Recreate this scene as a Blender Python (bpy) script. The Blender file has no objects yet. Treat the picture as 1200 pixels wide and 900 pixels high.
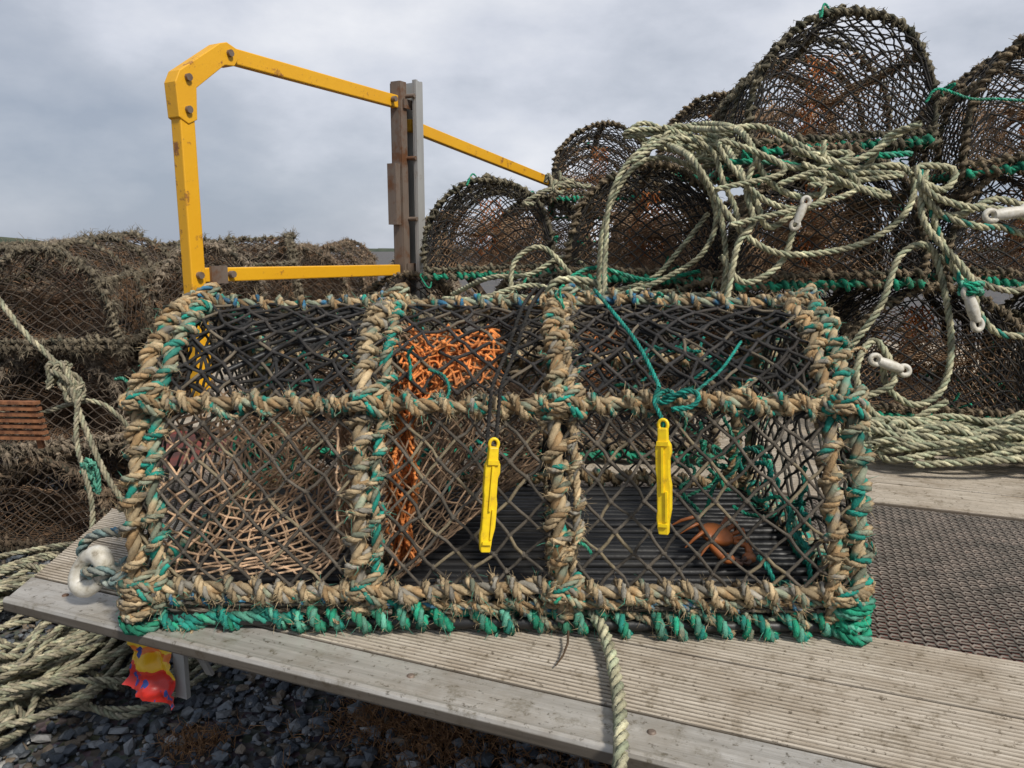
import bpy, math, random
import numpy as np
rng=np.random.default_rng(7); random.seed(5)
scene=bpy.context.scene
rad=math.radians
A3=lambda *v: np.array(v,dtype=float)

# ------------------------------------------------------------ materials
def newmat(name):
    m=bpy.data.materials.new(name); m.use_nodes=True
    nt=m.node_tree; b=nt.nodes["Principled BSDF"]; return m,nt,b
def N(nt,t,**k):
    n=nt.nodes.new(t)
    for a,v in k.items(): setattr(n,a,v)
    return n
def noise(nt,co,scale,detail=4,rough=.6):
    n=N(nt,"ShaderNodeTexNoise"); n.inputs["Scale"].default_value=scale
    n.inputs["Detail"].default_value=detail; n.inputs["Roughness"].default_value=rough
    nt.links.new(co,n.inputs["Vector"]); return n
def ramp(nt,fac,stops):
    r=N(nt,"ShaderNodeValToRGB"); e=r.color_ramp.elements
    while len(e)<len(stops): e.new(.5)
    for i,(p,c) in enumerate(stops):
        e[i].position=p; e[i].color=(c[0],c[1],c[2],1) if len(c)>2 else (c[0],c[0],c[0],1)
    nt.links.new(fac,r.inputs[0]); return r
def mixc(nt,fac,a,b,mode='MIX'):
    m=N(nt,"ShaderNodeMix",data_type='RGBA',blend_type=mode)
    for s,v in ((0,fac),(6,a),(7,b)):
        if hasattr(v,'links') or hasattr(v,'is_linked'): nt.links.new(v,m.inputs[s])
        elif s==0: m.inputs[0].default_value=v
        else: m.inputs[s].default_value=(v[0],v[1],v[2],1)
    return m.outputs[2]
def bump(nt,b,h,strength,dist=.002):
    n=N(nt,"ShaderNodeBump"); n.inputs["Strength"].default_value=strength; n.inputs["Distance"].default_value=dist
    nt.links.new(h,n.inputs["Height"]); nt.links.new(n.outputs[0],b.inputs["Normal"])
def colmat(name,rough,metal,dirt,lo,hi,scale,bs,bstr,bd,damt=.45):
    m,nt,b=newmat(name)
    co=N(nt,"ShaderNodeTexCoord").outputs["Object"]
    at=N(nt,"ShaderNodeAttribute",attribute_name="Col")
    n1=noise(nt,co,scale)
    r=ramp(nt,n1.outputs[0],[(.3,(lo,)),(.7,(hi,))])
    c=mixc(nt,1.0,at.outputs["Color"],r.outputs[0],'MULTIPLY')
    n2=noise(nt,co,scale*.25)
    r2=ramp(nt,n2.outputs[0],[(.5,(0,)),(.75,(1,))])
    f=N(nt,"ShaderNodeMath",operation='MULTIPLY'); nt.links.new(r2.outputs[0],f.inputs[0]); f.inputs[1].default_value=damt
    c=mixc(nt,f.outputs[0],c,dirt)
    nt.links.new(c,b.inputs["Base Color"])
    b.inputs["Roughness"].default_value=rough; b.inputs["Metallic"].default_value=metal
    n3=noise(nt,co,bs,3); bump(nt,b,n3.outputs[0],bstr,bd)
    return m
matF=colmat("fibre",.92,0,(.13,.10,.07),.6,1.4,80,900,.9,.0018)
matP=colmat("plastic",.42,0,(.10,.09,.07),.75,1.15,25,200,.25,.001)
matM=colmat("worn_metal",.5,.35,(.14,.09,.06),.7,1.15,18,150,.4,.001)
MATS=[matF,matP,matM]

def yellow_paint():
    m,nt,b=newmat("yellow_paint")
    co=N(nt,"ShaderNodeTexCoord").outputs["Object"]
    n=noise(nt,co,13,9,.75); n2=noise(nt,co,4,3)
    base=mixc(nt,n2.outputs[0],(.85,.46,.012),(.72,.33,.01))
    r=ramp(nt,n.outputs[0],[(.585,(0,)),(.64,(1,))])
    n3=noise(nt,co,60,4)
    rust=mixc(nt,n3.outputs[0],(.14,.05,.015),(.42,.17,.04))
    c=mixc(nt,r.outputs[0],base,rust)
    n4=noise(nt,co,45,5,.8); r4=ramp(nt,n4.outputs[0],[(.62,(0,)),(.70,(.6,))]); c=mixc(nt,r4.outputs[0],c,(.30,.15,.04))
    nt.links.new(c,b.inputs["Base Color"])
    b.inputs["Roughness"].default_value=.5; bump(nt,b,n.outputs[0],.5,.003); return m
def galv(name,c1,c2,rust=(.16,.07,.03),rl=.52):
    m,nt,b=newmat(name)
    co=N(nt,"ShaderNodeTexCoord").outputs["Object"]
    mp=N(nt,"ShaderNodeMapping"); mp.inputs["Scale"].default_value=(1,1,.12); nt.links.new(co,mp.inputs[0])
    n=noise(nt,mp.outputs[0],40,6,.7); c=mixc(nt,n.outputs[0],c1,c2)
    n2=noise(nt,co,11,6,.7); r=ramp(nt,n2.outputs[0],[(rl,(0,)),(rl+.14,(1,))])
    c=mixc(nt,r.outputs[0],c,rust); nt.links.new(c,b.inputs["Base Color"])
    b.inputs["Roughness"].default_value=.6; b.inputs["Metallic"].default_value=.3
    bump(nt,b,n.outputs[0],.4,.002); return m
def deckmat(name,c1,c2,dirt,grain,rough,metal=0,blot=(.45,.72)):
    m,nt,b=newmat(name)
    co=N(nt,"ShaderNodeTexCoord").outputs["Object"]
    mp=N(nt,"ShaderNodeMapping"); mp.inputs["Scale"].default_value=(.05,1,1); nt.links.new(co,mp.inputs[0])
    n=noise(nt,mp.outputs[0],grain,6,.7)
    r=ramp(nt,n.outputs[0],[(.34,c1),(.66,c2)])
    n2=noise(nt,co,7,8,.72); r2=ramp(nt,n2.outputs[0],[(blot[0],(0,)),(blot[1],(1,))])
    c=mixc(nt,r2.outputs[0],r.outputs[0],dirt)
    n4=noise(nt,co,120,4,.7); r4=ramp(nt,n4.outputs[0],[(.59,(0,)),(.67,(.85,))])
    c=mixc(nt,r4.outputs[0],c,(dirt[0]*.4,dirt[1]*.4,dirt[2]*.4))
    n5=noise(nt,co,30,7,.78); r5=ramp(nt,n5.outputs[0],[(.53,(0,)),(.65,(.7,))])
    c=mixc(nt,r5.outputs[0],c,(dirt[0]*.7,dirt[1]*.7,dirt[2]*.65))
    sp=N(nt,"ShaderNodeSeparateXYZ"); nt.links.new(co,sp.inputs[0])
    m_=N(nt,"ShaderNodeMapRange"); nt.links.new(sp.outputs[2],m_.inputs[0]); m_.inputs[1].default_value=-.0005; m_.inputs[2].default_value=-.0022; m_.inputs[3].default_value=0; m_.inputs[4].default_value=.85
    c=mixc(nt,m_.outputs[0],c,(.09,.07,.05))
    nt.links.new(c,b.inputs["Base Color"]); b.inputs["Roughness"].default_value=rough
    b.inputs["Metallic"].default_value=metal
    n3=noise(nt,mp.outputs[0],grain*4,4); bump(nt,b,n3.outputs[0],.5,.0015); return m
matY=yellow_paint()
matG=galv("galvanised_steel",(.30,.30,.295),(.52,.51,.48),(.26,.20,.14),.60)
matG2=galv("rusty_steel",(.12,.085,.06),(.28,.22,.18))
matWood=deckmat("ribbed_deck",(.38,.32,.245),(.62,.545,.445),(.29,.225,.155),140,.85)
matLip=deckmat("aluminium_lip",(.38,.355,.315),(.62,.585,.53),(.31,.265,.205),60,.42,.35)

# ------------------------------------------------------------ mesh builder
class MB:
    def __init__(s): s.V=[];s.C=[];s.L=[];s.S=[];s.M=[];s.sm=[];s.n=0
    def add(s,V,F,mat,col,smooth=True):
        V=np.asarray(V,float).reshape(-1,3); F=np.asarray(F,int)
        s.V.append(V); c=np.empty((len(V),4)); c[:,3]=1; c[:,:3]=np.asarray(col,float).reshape(-1,3) if np.ndim(col)>1 else np.asarray(col,float)
        s.C.append(c); s.L.append((F+s.n).ravel()); k=F.shape[1]
        s.S.append(np.full(len(F),k)); s.M.append(np.full(len(F),mat)); s.sm.append(np.full(len(F),smooth)); s.n+=len(V)
    def mesh(s,name,mats=None):
        me=bpy.data.meshes.new(name)
        V=np.concatenate(s.V); L=np.concatenate(s.L); S=np.concatenate(s.S)
        me.vertices.add(len(V)); me.vertices.foreach_set("co",V.ravel())
        me.loops.add(len(L)); me.loops.foreach_set("vertex_index",L.astype(np.int32))
        me.polygons.add(len(S)); st=np.concatenate([[0],np.cumsum(S)[:-1]])
        me.polygons.foreach_set("loop_start",st.astype(np.int32))
        try: me.polygons.foreach_set("loop_total",S.astype(np.int32))
        except Exception: pass
        me.polygons.foreach_set("material_index",np.concatenate(s.M).astype(np.int32))
        me.polygons.foreach_set("use_smooth",np.concatenate(s.sm).astype(bool))
        me.update(calc_edges=True)
        a=me.color_attributes.new("Col","FLOAT_COLOR","POINT"); a.data.foreach_set("color",np.concatenate(s.C).ravel())
        for m in (mats or MATS): me.materials.append(m)
        me.validate(); return me
    def obj(s,name,mats=None,parent=None,loc=(0,0,0),rot=(0,0,0)):
        return mkobj(name,s.mesh(name,mats),parent,loc,rot)
def mkobj(name,data,parent=None,loc=(0,0,0),rot=(0,0,0),scale=(1,1,1)):
    o=bpy.data.objects.new(name,data); scene.collection.objects.link(o)
    o.location=loc; o.rotation_euler=rot; o.scale=scale
    if parent: o.parent=parent
    return o
def nrm(a): return a/np.maximum(np.linalg.norm(a,axis=-1,keepdims=True),1e-9)
def tubes(mb,P,REF,r,sides,mat,col,caps=False,closed=False):
    P=np.asarray(P,float)
    if P.ndim==2: P=P[None]
    M,K,_=P.shape
    if closed: T=np.roll(P,-1,1)-np.roll(P,1,1)
    else: T=np.gradient(P,axis=1)
    T=nrm(T); REF=np.broadcast_to(np.asarray(REF,float),P.shape)
    B=nrm(np.cross(T,REF)); NN=np.cross(B,T)
    r=np.broadcast_to(np.asarray(r,float),(M,K))
    a=np.arange(sides)*2*np.pi/sides
    V=P[:,:,None]+r[:,:,None,None]*(np.cos(a)[:,None]*NN[:,:,None]+np.sin(a)[:,None]*B[:,:,None])
    col=np.asarray(col,float)
    C=np.broadcast_to(col if col.ndim!=2 else col[:,None,:],(M,K,3))
    C=np.repeat(C.reshape(-1,3),sides,0)
    KK=K if closed else K-1
    m,k,q=np.meshgrid(np.arange(M),np.arange(KK),np.arange(sides),indexing='ij')
    k2=(k+1)%K; q2=(q+1)%sides
    f=lambda k_,q_:(m*K+k_)*sides+q_
    F=np.stack([f(k,q),f(k,q2),f(k2,q2),f(k2,q)],-1).reshape(-1,4)
    mb.add(V.reshape(-1,3),F,mat,C)
    if caps and not closed:
        for e in (0,K-1):
            VV=np.concatenate([V[:,e],P[:,e][:,None]],1).reshape(-1,3)
            m,q=np.meshgrid(np.arange(M),np.arange(sides),indexing='ij'); o=m*(sides+1)
            FF=np.stack([o+q,o+(q+1)%sides,o+sides],-1).reshape(-1,3)
            mb.add(VV,FF,mat,np.repeat(C.reshape(M,K,sides,3)[:,e,0],sides+1,0))
def catmull(ctrl,n=12,closed=False):
    c=np.asarray(ctrl,float)
    if closed: c=np.concatenate([c[-1:],c,c[:2]])
    else: c=np.concatenate([2*c[:1]-c[1:2],c,2*c[-1:]-c[-2:-1]])
    t=np.linspace(0,1,n,endpoint=False)[:,None]; out=[]
    for i in range(1,len(c)-2):
        p0,p1,p2,p3=c[i-1],c[i],c[i+1],c[i+2]
        out.append(.5*((2*p1)+(-p0+p2)*t+(2*p0-5*p1+4*p2-p3)*t**2+(-p0+3*p1-3*p2+p3)*t**3))
    out.append(c[-2][None]); return np.concatenate(out)
def resample(P,step):
    d=np.concatenate([[0],np.cumsum(np.linalg.norm(np.diff(P,axis=0),axis=1))])
    n=max(3,int(d[-1]/step)+1); s=np.linspace(0,d[-1],n)
    return np.stack([np.interp(s,d,P[:,i]) for i in range(3)],1),s
def ptframe(P):
    T=nrm(np.gradient(P,axis=0)); n=np.cross(T[0],A3(.31,.52,.79)); n/=np.linalg.norm(n)
    nx,ny,nz=n; out=[]
    for tx,ty,tz in T.tolist():
        d=nx*tx+ny*ty+nz*tz; nx-=d*tx; ny-=d*ty; nz-=d*tz
        l=math.sqrt(nx*nx+ny*ny+nz*nz) or 1; nx/=l;ny/=l;nz/=l; out.append((nx,ny,nz))
    Nn=np.array(out); return T,Nn,np.cross(T,Nn)
def wob(s,seed,f):
    q=seed*12.9898
    return (np.sin(s*f+q)+.6*np.sin(s*f*2.17+q*1.7)+.4*np.sin(s*f*4.31+q*2.3))/2
BEI=A3(.57,.43,.25); TAN=A3(.48,.31,.15); TEAL=A3(.02,.29,.22); BLU=A3(.05,.20,.34); GRY=A3(.36,.33,.27)
SAGE=A3(.34,.37,.26); MINT=A3(.14,.45,.32)
GRN=A3(.025,.42,.24); PALE=A3(.64,.60,.39); PALEG=A3(.46,.49,.32)
def strandcol(s,base,alt,seed,amt=.0,f=60):
    w=wob(s,seed,f)+.5*wob(s,seed+3,f*3.3)
    k=np.clip((w-(.7-amt))*6,0,1)[:,None]
    br=(.82+.42*wob(s,seed+9,f*.4))[:,None]
    return np.clip((base*(1-k)+alt*k)*br,.01,.85)
def strands(mb,C,Nn,Bn,s,R,pitch,cols,sides=5,ns=3,seed=0):
    PP=[];RR=[];CC=[]
    for k in range(ns):
        ph=2*np.pi*s/pitch+2*np.pi*k/ns
        off=np.cos(ph)[:,None]*Nn+np.sin(ph)[:,None]*Bn
        PP.append(C+off*R*.5);RR.append(off)
        CC.append(cols(s,k))
    tubes(mb,np.array(PP),np.array(RR),R*.56,sides,0,np.array(CC))
def defcols(pal,seed=0,amt=.2):
    def f(s,k):
        b,a=pal[k%len(pal)]; return strandcol(s,b,a,seed+k*1.7,amt)
    return f
CREELPAL=[(BEI,TAN),(BEI*.95,GRY),(TAN,TEAL*1.1)]
def rope(mb,ctrl,R,pal,pitch=None,seed=0,closed=False,smooth=True,sides=5,amt=.1):
    pitch=pitch or R*6.5
    P=catmull(ctrl) if smooth else np.asarray(ctrl,float)
    P,s=resample(P,pitch/7); P=P+0
    if len(P)>8:
        for _ in range(2): P[1:-1]=(P[:-2]+2*P[1:-1]+P[2:])/4
    T,Nn,Bn=ptframe(P)
    strands(mb,P,Nn,Bn,s,R,pitch,defcols(pal,seed,amt),sides)
    return P
def wrap(mb,path,Rc,pitch,Rr,cols,seed=0,per=16,ns=3,sides=5,rp=None,jit=.15,under=True,undercol=None,phj=1.1,base=0):
    P,s=resample(path,pitch/per); T,Nn,Bn=ptframe(P)
    ph=base+2*np.pi*s/pitch+phj*wob(s,seed,35)+phj*.5*wob(s,seed+8,90)
    rr=Rc*(1+jit*wob(s,seed+5,50)+jit*.5*wob(s,seed+6,170))
    radial=np.cos(ph)[:,None]*Nn+np.sin(ph)[:,None]*Bn
    C=P+rr[:,None]*radial
    rv=Rr*(1+.14*wob(s,seed+7,65))
    if ns==1:
        tubes(mb,C[None],radial[None],rv[None],sides,0,cols(s,0)[None])
    else:
        T2=nrm(np.gradient(C,axis=0)); B2=nrm(np.cross(T2,radial)); N2=np.cross(B2,T2)
        s2=np.concatenate([[0],np.cumsum(np.linalg.norm(np.diff(C,axis=0),axis=1))])
        strands(mb,C,N2,B2,s2,Rr,rp or Rr*5.5,cols,sides)
    if under:
        st=max(1,per//6); Pu=P[::st]; su=s[::st]
        uc=undercol or cols
        strands(mb,Pu,Nn[::st],Bn[::st],su,Rc*.82,Rc*5,uc,5)
    return C,radial
def hairs(mb,anch,nor,n,l0,l1,col,r=.0005,droop=.4,spread=.9,colj=.3):
    i=rng.integers(0,len(anch),n)
    d=nrm(nor[i]+spread*rng.normal(size=(n,3))); l=rng.uniform(l0,l1,n)[:,None]
    p0=anch[i]; p1=p0+d*l*.5; d2=nrm(d+A3(0,0,-droop)+.5*rng.normal(size=(n,3))); p2=p1+d2*l*.5
    c=np.asarray(col,float)*(1+colj*rng.uniform(-1,1,(n,1)))
    tubes(mb,np.stack([p0,p1,p2],1),rng.normal(size=(n,1,3)),np.array([r,r*.9,r*.4])[None],3,0,c)
OV=np.array([[1,0,0],[-1,0,0],[0,1,0],[0,-1,0],[0,0,1],[0,0,-1]],float)
OF=np.array([[0,2,4],[2,1,4],[1,3,4],[3,0,4],[2,0,5],[1,2,5],[3,1,5],[0,3,5]])
def blobs(mb,P,r,mat,col):
    n=len(P); V=P[:,None]+OV[None]*(r*rng.uniform(.7,1.2,(n,1,3)))
    F=(np.arange(n)[:,None,None]*6+OF[None]).reshape(-1,3)
    mb.add(V.reshape(-1,3),F,mat,np.repeat(np.broadcast_to(col,(n,3)),6,0))
def net(mb,f,nu,nv,r,col,jit=.12,knots=True,miss=0.0,warp=.0,cj=.3,seed=0,alt=None,ks=2.0):
    I,J=np.meshgrid(np.arange(2*nu+1),np.arange(2*nv+1),indexing='ij')
    ju=rng.normal(size=I.shape)*jit; jv=rng.normal(size=I.shape)*jit
    u=(I+ju*(I%(2*nu)>0))/(2*nu); v=(J+jv*((J>0)&(J<2*nv)))/(2*nv)
    if warp:
        w=warp*np.sin(np.pi*np.clip(v,0,1))
        u=u+w*(np.sin(6*u*3+seed)+np.sin(v*7+u*9+seed*2))*.5
        v=v+w*(np.sin(11*u+seed*1.3)+np.sin(u*23+seed))*.5
        u=np.clip(u,0,1); v=np.clip(v,0,1)
    X=f(u.ravel(),v.ravel()).reshape(I.shape+(3,))
    E0=[];E1=[]
    for di in (1,-1):
        ok=((I+J)%2==0)&(J<2*nv)&(I+di>=0)&(I+di<=2*nu)
        i=I[ok];j=J[ok]; E0.append(X[i,j]);E1.append(X[i+di,j+1])
    E0=np.concatenate(E0);E1=np.concatenate(E1)
    if miss: k=rng.random(len(E0))>miss; E0=E0[k];E1=E1[k]
    Lm=np.linalg.norm(E1-E0,axis=1,keepdims=True)
    mid=(E0+E1)/2+rng.normal(size=E0.shape)*Lm*.04
    P=np.stack([E0,mid,E1],1)
    c=np.asarray(col,float)*(1+cj*rng.uniform(-1,1,(len(E0),1)))
    if alt is not None:
        k=rng.random((len(E0),1))<.15; c=np.where(k,np.asarray(alt,float),c)
    tubes(mb,P,rng.normal(size=(len(P),1,3)),r,4,0,c)
    if knots:
        K=X[(I+J)%2==0]; blobs(mb,K,r*ks,0,np.asarray(col,float)*1.2)
    return X

def box(mb,c,s,mat=0,col=(.5,.5,.5),rotz=0,bev=0.0,M=None):
    hx,hy,hz=np.array(s)/2.
    V=np.array([[x*hx,y*hy,z*hz] for x in(-1,1) for y in(-1,1) for z in(-1,1)],float)
    F=[[0,1,3,2],[4,6,7,5],[0,4,5,1],[2,3,7,6],[0,2,6,4],[1,5,7,3]]
    if M is not None: V=V@np.asarray(M).T
    if rotz:
        c_,s_=math.cos(rotz),math.sin(rotz); V=V@np.array([[c_,-s_,0],[s_,c_,0],[0,0,1]]).T
    mb.add(V+np.array(c),F,mat,col,False)
def beam(mb,p0,p1,w,h,mat=0,col=(.5,.5,.5),up=(0,0,1)):
    p0=np.array(p0,float);p1=np.array(p1,float); t=p1-p0; L=np.linalg.norm(t); t/=L
    y=np.cross(up,t); y/=np.linalg.norm(y); z=np.cross(t,y)
    box(mb,(p0+p1)/2,(L,w,h),mat,col,M=np.stack([t,y,z],1))

# ------------------------------------------------------------ creel section profile
PR=[(0,.0),(.002,.10),(.018,.18),(.043,.238),(.09,.290),(.145,.322),(.2,.332)]
PR=np.array(PR+[(.4-y,z) for y,z in PR[::-1][1:]])
def prof_curve():
    P=catmull(np.column_stack([np.zeros(len(PR)),PR]),10); P,_=resample(P,.004); return P[:,1:]
PC=prof_curve()
PD=np.concatenate([[0],np.cumsum(np.linalg.norm(np.diff(PC,axis=0),axis=1))]); PT=PD/PD[-1]
def prof(v): return np.interp(v,PT,PC[:,0]),np.interp(v,PT,PC[:,1])
def profh(y): h=len(PC)//2; yy=np.where(y>.2,.4-y,y); return np.interp(yy,PC[:h,0],PC[:h,1])
LOOP=np.concatenate([PC,np.column_stack([np.linspace(.4,0,30)[1:-1],np.full(28,.0)])])
LD=np.concatenate([[0],np.cumsum(np.linalg.norm(np.diff(np.concatenate([LOOP,LOOP[:1]]),axis=0),axis=1))]); LD/=LD[-1]
LC=np.concatenate([LOOP,LOOP[:1]])
def loopc(u): return np.interp(u,LD,LC[:,0]),np.interp(u,LD,LC[:,1])

# ------------------------------------------------------------ stacked creel (mesh shared)
def make_pot(seed,kind):
    global rng
    rng=np.random.default_rng(seed); mb=MB(); L=.70; y0=-.2
    if kind=='right': fc=A3(.19,.145,.09); nc=A3(.026,.024,.022); fn=A3(.40,.255,.15); bc=GRN*.85; hn=4500
    else: fc=A3(.18,.13,.085); nc=A3(.070,.052,.038); fn=A3(.22,.135,.08); bc=A3(.15,.12,.08); hn=8000
    if seed%3==1: fc=fc*.75+A3(.03,.04,.03)
    if seed%3==2 and kind=='left': fc=A3(.25,.20,.145)
    cf=lambda s,k: strandcol(s,fc*1.3,fc*.45+A3(.02,.03,.02),seed+k,.4,30)
    cb=lambda s,k: strandcol(s,bc,fc,seed+k,.35,25)
    anch=[];nor=[]
    def W(path,cols,Rc=.0062,pitch=.022,Rr=.0044):
        C,R=wrap(mb,path,Rc,pitch,Rr,cols,seed=seed+len(anch),per=9,ns=1,sides=5,jit=.5,under=True,phj=2.4); anch.append(C);nor.append(R)
    for i,x in enumerate((0,.27,.46,L)):
        p=PC.copy(); wv=.012*wob(PD,seed+i,9)
        path=np.column_stack([np.full(len(p),x)+wv,p[:,0]+y0+.006*wob(PD,seed+i+7,8),p[:,1]*.93+.0+.010*wob(PD,seed+i+4,7)])
        W(path,cf)
        if i in (0,3): W(path+A3(.016 if i==0 else -.016,0,-.003),cf,Rc=.0055,pitch=.03)
    for v in (.26,.5,.74):
        y,z=prof(v); xs=np.linspace(0,L,60)
        W(np.column_stack([xs,np.full(60,y+y0)+.008*wob(xs,seed+v,9),np.full(60,z*.93)+.009*wob(xs,seed+v+2,11)]),cf)
    for y in (0,.4):
        xs=np.linspace(0,L,40); W(np.column_stack([xs,np.full(40,y+y0),np.full(40,.012)]),cb)
    for x in (0,L):
        ys=np.linspace(0,.4,40); W(np.column_stack([np.full(40,x),ys+y0,np.full(40,.012)]),cb,Rc=.008,Rr=.006)
        W(np.column_stack([np.full(40,x),ys+y0,np.full(40,.034)]),cf,Rc=.006)
    def surf(u,v):
        y,z=prof(v); sag=.016*np.abs(np.sin(u*np.pi*3))*np.sin(np.pi*v)
        return np.column_stack([u*L,(y-.2)*(1-sag*2)+.2+y0,z*.93-sag*.6])
    net(mb,surf,17,19,.0019,nc,jit=.10,warp=.010,seed=seed,miss=.02)
    for x in (0,L):
        def endf(u,v,x=x):
            y=.004+u*.392; return np.column_stack([x+.02*np.sin(np.pi*u)*np.sin(np.pi*v)*(1 if x==0 else -1),y+y0,.03+v*(profh(y)*.93-.03)])
        net(mb,endf,9,8,.0021,nc,jit=.10,warp=.015,seed=seed+1,miss=.02)
    for x0,x1,yc,zc in ((.02,.20,.2+rng.uniform(-.05,.05),.10+rng.uniform(-.02,.03)),(L-.03,.46,.2,.14)):
        def fun(u,v):
            y,z=loopc(u); z=np.minimum(z*.86+.014,.215+.0*y)
            yr=yc+.035*np.cos(-2*np.pi*u+np.pi*1.25); zr=zc+.03*np.sin(-2*np.pi*u+np.pi*1.25)
            t=v**.75; x=x0+(x1-x0)*v+ .01*np.sin(8*u*6.28)
            return np.column_stack([x,(y*(1-t)+yr*t)+y0,z*(1-t)+zr*t-.02*np.sin(np.pi*v)])
        net(mb,fun,38,13,.0015,fn,jit=.12,knots=False,cj=.35,seed=seed)
    xo=.2
    def band(u,v): return np.column_stack([xo+.03*np.sin(u*5),.17+u*.07+.01*np.sin(v*6)+y0,.05+v*.2])
    net(mb,band,5,9,.0018,A3(.45,.15,.04) if kind=='right' else A3(.15,.09,.06),jit=.3,knots=True)
    ys=np.linspace(.02,.38,11)
    P=np.array([[(x,y+y0,.02+.003*math.sin(9*x+y*40)) for x in np.linspace(.01,L-.01,6)] for y in ys])
    tubes(mb,P,A3(0,0,1),.006,6,1,A3(.03,.03,.03))
    a=np.concatenate(anch);n=np.concatenate(nor)
    hairs(mb,a,n,hn,.006,.022,fc*1.2,r=.0008,droop=.8)
    if kind=='left':
        k=rng.integers(0,len(a),650); blobs(mb,a[k]+n[k]*.003,.011,0,fc*rng.uniform(.5,1.4,(650,1)))
        hairs(mb,a[k]+n[k]*.008,n[k],3500,.012,.045,fc*1.4,r=.0010,droop=1.3)
        u=rng.random(260); v=rng.random(260); Pn=surf(u,v); hairs(mb,Pn,rng.normal(size=(260,3)),2600,.01,.04,A3(.26,.15,.08),r=.0009,droop=.9)
    else:
        k=rng.integers(0,len(a),320); blobs(mb,a[k]+n[k]*.002,.008,0,fc*rng.uniform(.6,1.4,(320,1)))
        u=rng.random(120); v=rng.random(120); Pn=surf(u,v); hairs(mb,Pn,rng.normal(size=(120,3)),900,.008,.025,fc*1.1,r=.0008,droop=.9)
        for _ in range(7):
            p=a[rng.integers(0,len(a))]; q=[p+rng.normal(size=3)*.009*i**.7 for i in range(5)]
            rope(mb,q,.0030,[(GRN,TEAL)]*3,sides=4)
    return mb.mesh("lobster_pot_mesh")
potR=[make_pot(s,'right') for s in (11,12,13)]
potL=[make_pot(s,'left') for s in (21,22,23)]

def put(mesh,x,y,z,ang,tilt=0,roll=0,sc=1.0,sz=None):
    return mkobj("lobster_pot",mesh,None,(x,y,z),(rad(roll),rad(tilt),rad(ang)),(sc,sc,sz or sc))
DZ=-.40; H=.307
put(potR[0],.94,1.70,DZ+.008,74)
put(potR[1],.49,1.92,DZ+.008,80)
put(potR[2],.09,2.26,DZ+.008,84)
put(potR[0],-.36,2.62,DZ+.008,95)
put(potR[2],1.40,1.62,DZ+.008,70)
put(potR[1],.18,1.40,DZ+.006,88,sz=.90)
put(potR[2],-.30,1.44,DZ+.006,93,sz=.88)
put(potR[1],.71,1.74,DZ+H,76,roll=-2)
put(potR[0],.345,2.03,DZ+H,82,roll=2)
put(potR[2],-.07,2.42,DZ+H,88,roll=-2)
put(potR[0],1.17,1.70,DZ+H,72,roll=4)
put(potR[2],.745,1.80,DZ+2*H,84,roll=-3,sc=1.0)
put(potR[1],1.18,1.68,DZ+2*H-.045,72,roll=-6,tilt=-3,sc=.97)
put(potR[0],.36,3.15,DZ+2*H-.03,88,tilt=4)
put(potR[1],.74,2.95,DZ+2*H+.03,80,roll=6,tilt=-4)
for x,y,k in ((.55,2.8,0),(.1,3.15,1),(.95,2.5,2)):
    put(potR[k],x,y,DZ+.008,86+3*k)
    put(potR[(k+1)%3],x+.02,y+.02,DZ+H,84+3*k)
GZ=-.95
rr=random.Random(3)
def stack(x,y,n,ang,dz=0.0,dx=0,zb=0):
    z=GZ+.01+zb
    for i in range(n):
        put(potL[rr.randrange(3)],x+rr.uniform(-.05,.05)+dx*i,y+rr.uniform(-.05,.05)+.04*i,z,ang+rr.uniform(-12,12),tilt=rr.uniform(-5,5),roll=rr.uniform(-7,7),sz=rr.uniform(.94,1.04))
        z+=H+dz
for (x,y,n,a) in ((-1.90,2.10,3,70),(-1.42,2.22,3,100),(-1.10,2.70,3,116),(-1.62,3.05,3,20)):
    stack(x,y,n,a,dz=.012)
for row,y in enumerate((3.5,4.5)):
    n=int(5+row*2.2)
    for i in range(n):
        stack(-1.02-.12*row-.45*i+ (0.55*row if row>0 else 0),y+rr.uniform(-.1,.1),3,90+rr.uniform(-14,14),dz=.006+.006*row)

# ------------------------------------------------------------ main creel
rng=np.random.default_rng(99)
creel=mkobj("lobster_creel",None,None,(-.022,.752,DZ),(0,0,rad(-1.6)))
LX=.376
mb=MB(); anch=[];nor=[]
def CW(path,seed,Rc=.0105,pitch=.0225,Rr=.0062,pal=CREELPAL,amt=.3,**k):
    k.setdefault('jit',.28); k.setdefault('phj',2.0)
    C,R=wrap(mb,path,Rc,pitch,Rr,defcols(pal,seed,amt),seed=seed,**k); anch.append(C);nor.append(R)
PALA=[(BEI,BLU*1.1),(SAGE,BLU*1.3),(TAN,TEAL*1.3)]
PALB=[(BEI,GRY),(BEI*.85,SAGE),(TAN*1.05,TEAL*1.2)]
PALC=[(BEI*.9,SAGE),(BEI*1.05,TAN),(GRY,BEI)]
PALG=[(GRN,TEAL),(MINT,GRN*.8),(GRN*.8,MINT*1.2)]
PALX=[(BEI,SAGE),(SAGE,TEAL*1.3),(TEAL*1.2,BEI)]
ZB=.048
def hoop(x,seed,Rc,pitch,Rr,pal,lean=0,**k):
    m=PC[:,1]>ZB-.03
    p=PC[m]; d=PD[m]
    path=np.column_stack([x+.005*wob(d,seed,11)+lean*(p[:,1]/.33),p[:,0],np.maximum(p[:,1],.012)])
    CW(path,seed,Rc,pitch,Rr,pal,**k)
hoop(-LX,1,.0100,.027,.0058,PALB)
hoop(-LX+.021,2,.0085,.031,.0052,PALX)
hoop(-.135-.006,3,.0100,.025,.0058,PALC,lean=.006)
hoop(-.135+.012,43,.0065,.031,.0046,PALX,lean=.006)
hoop(.072,4,.0098,.0250,.0056,PALB,lean=-.004)
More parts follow.
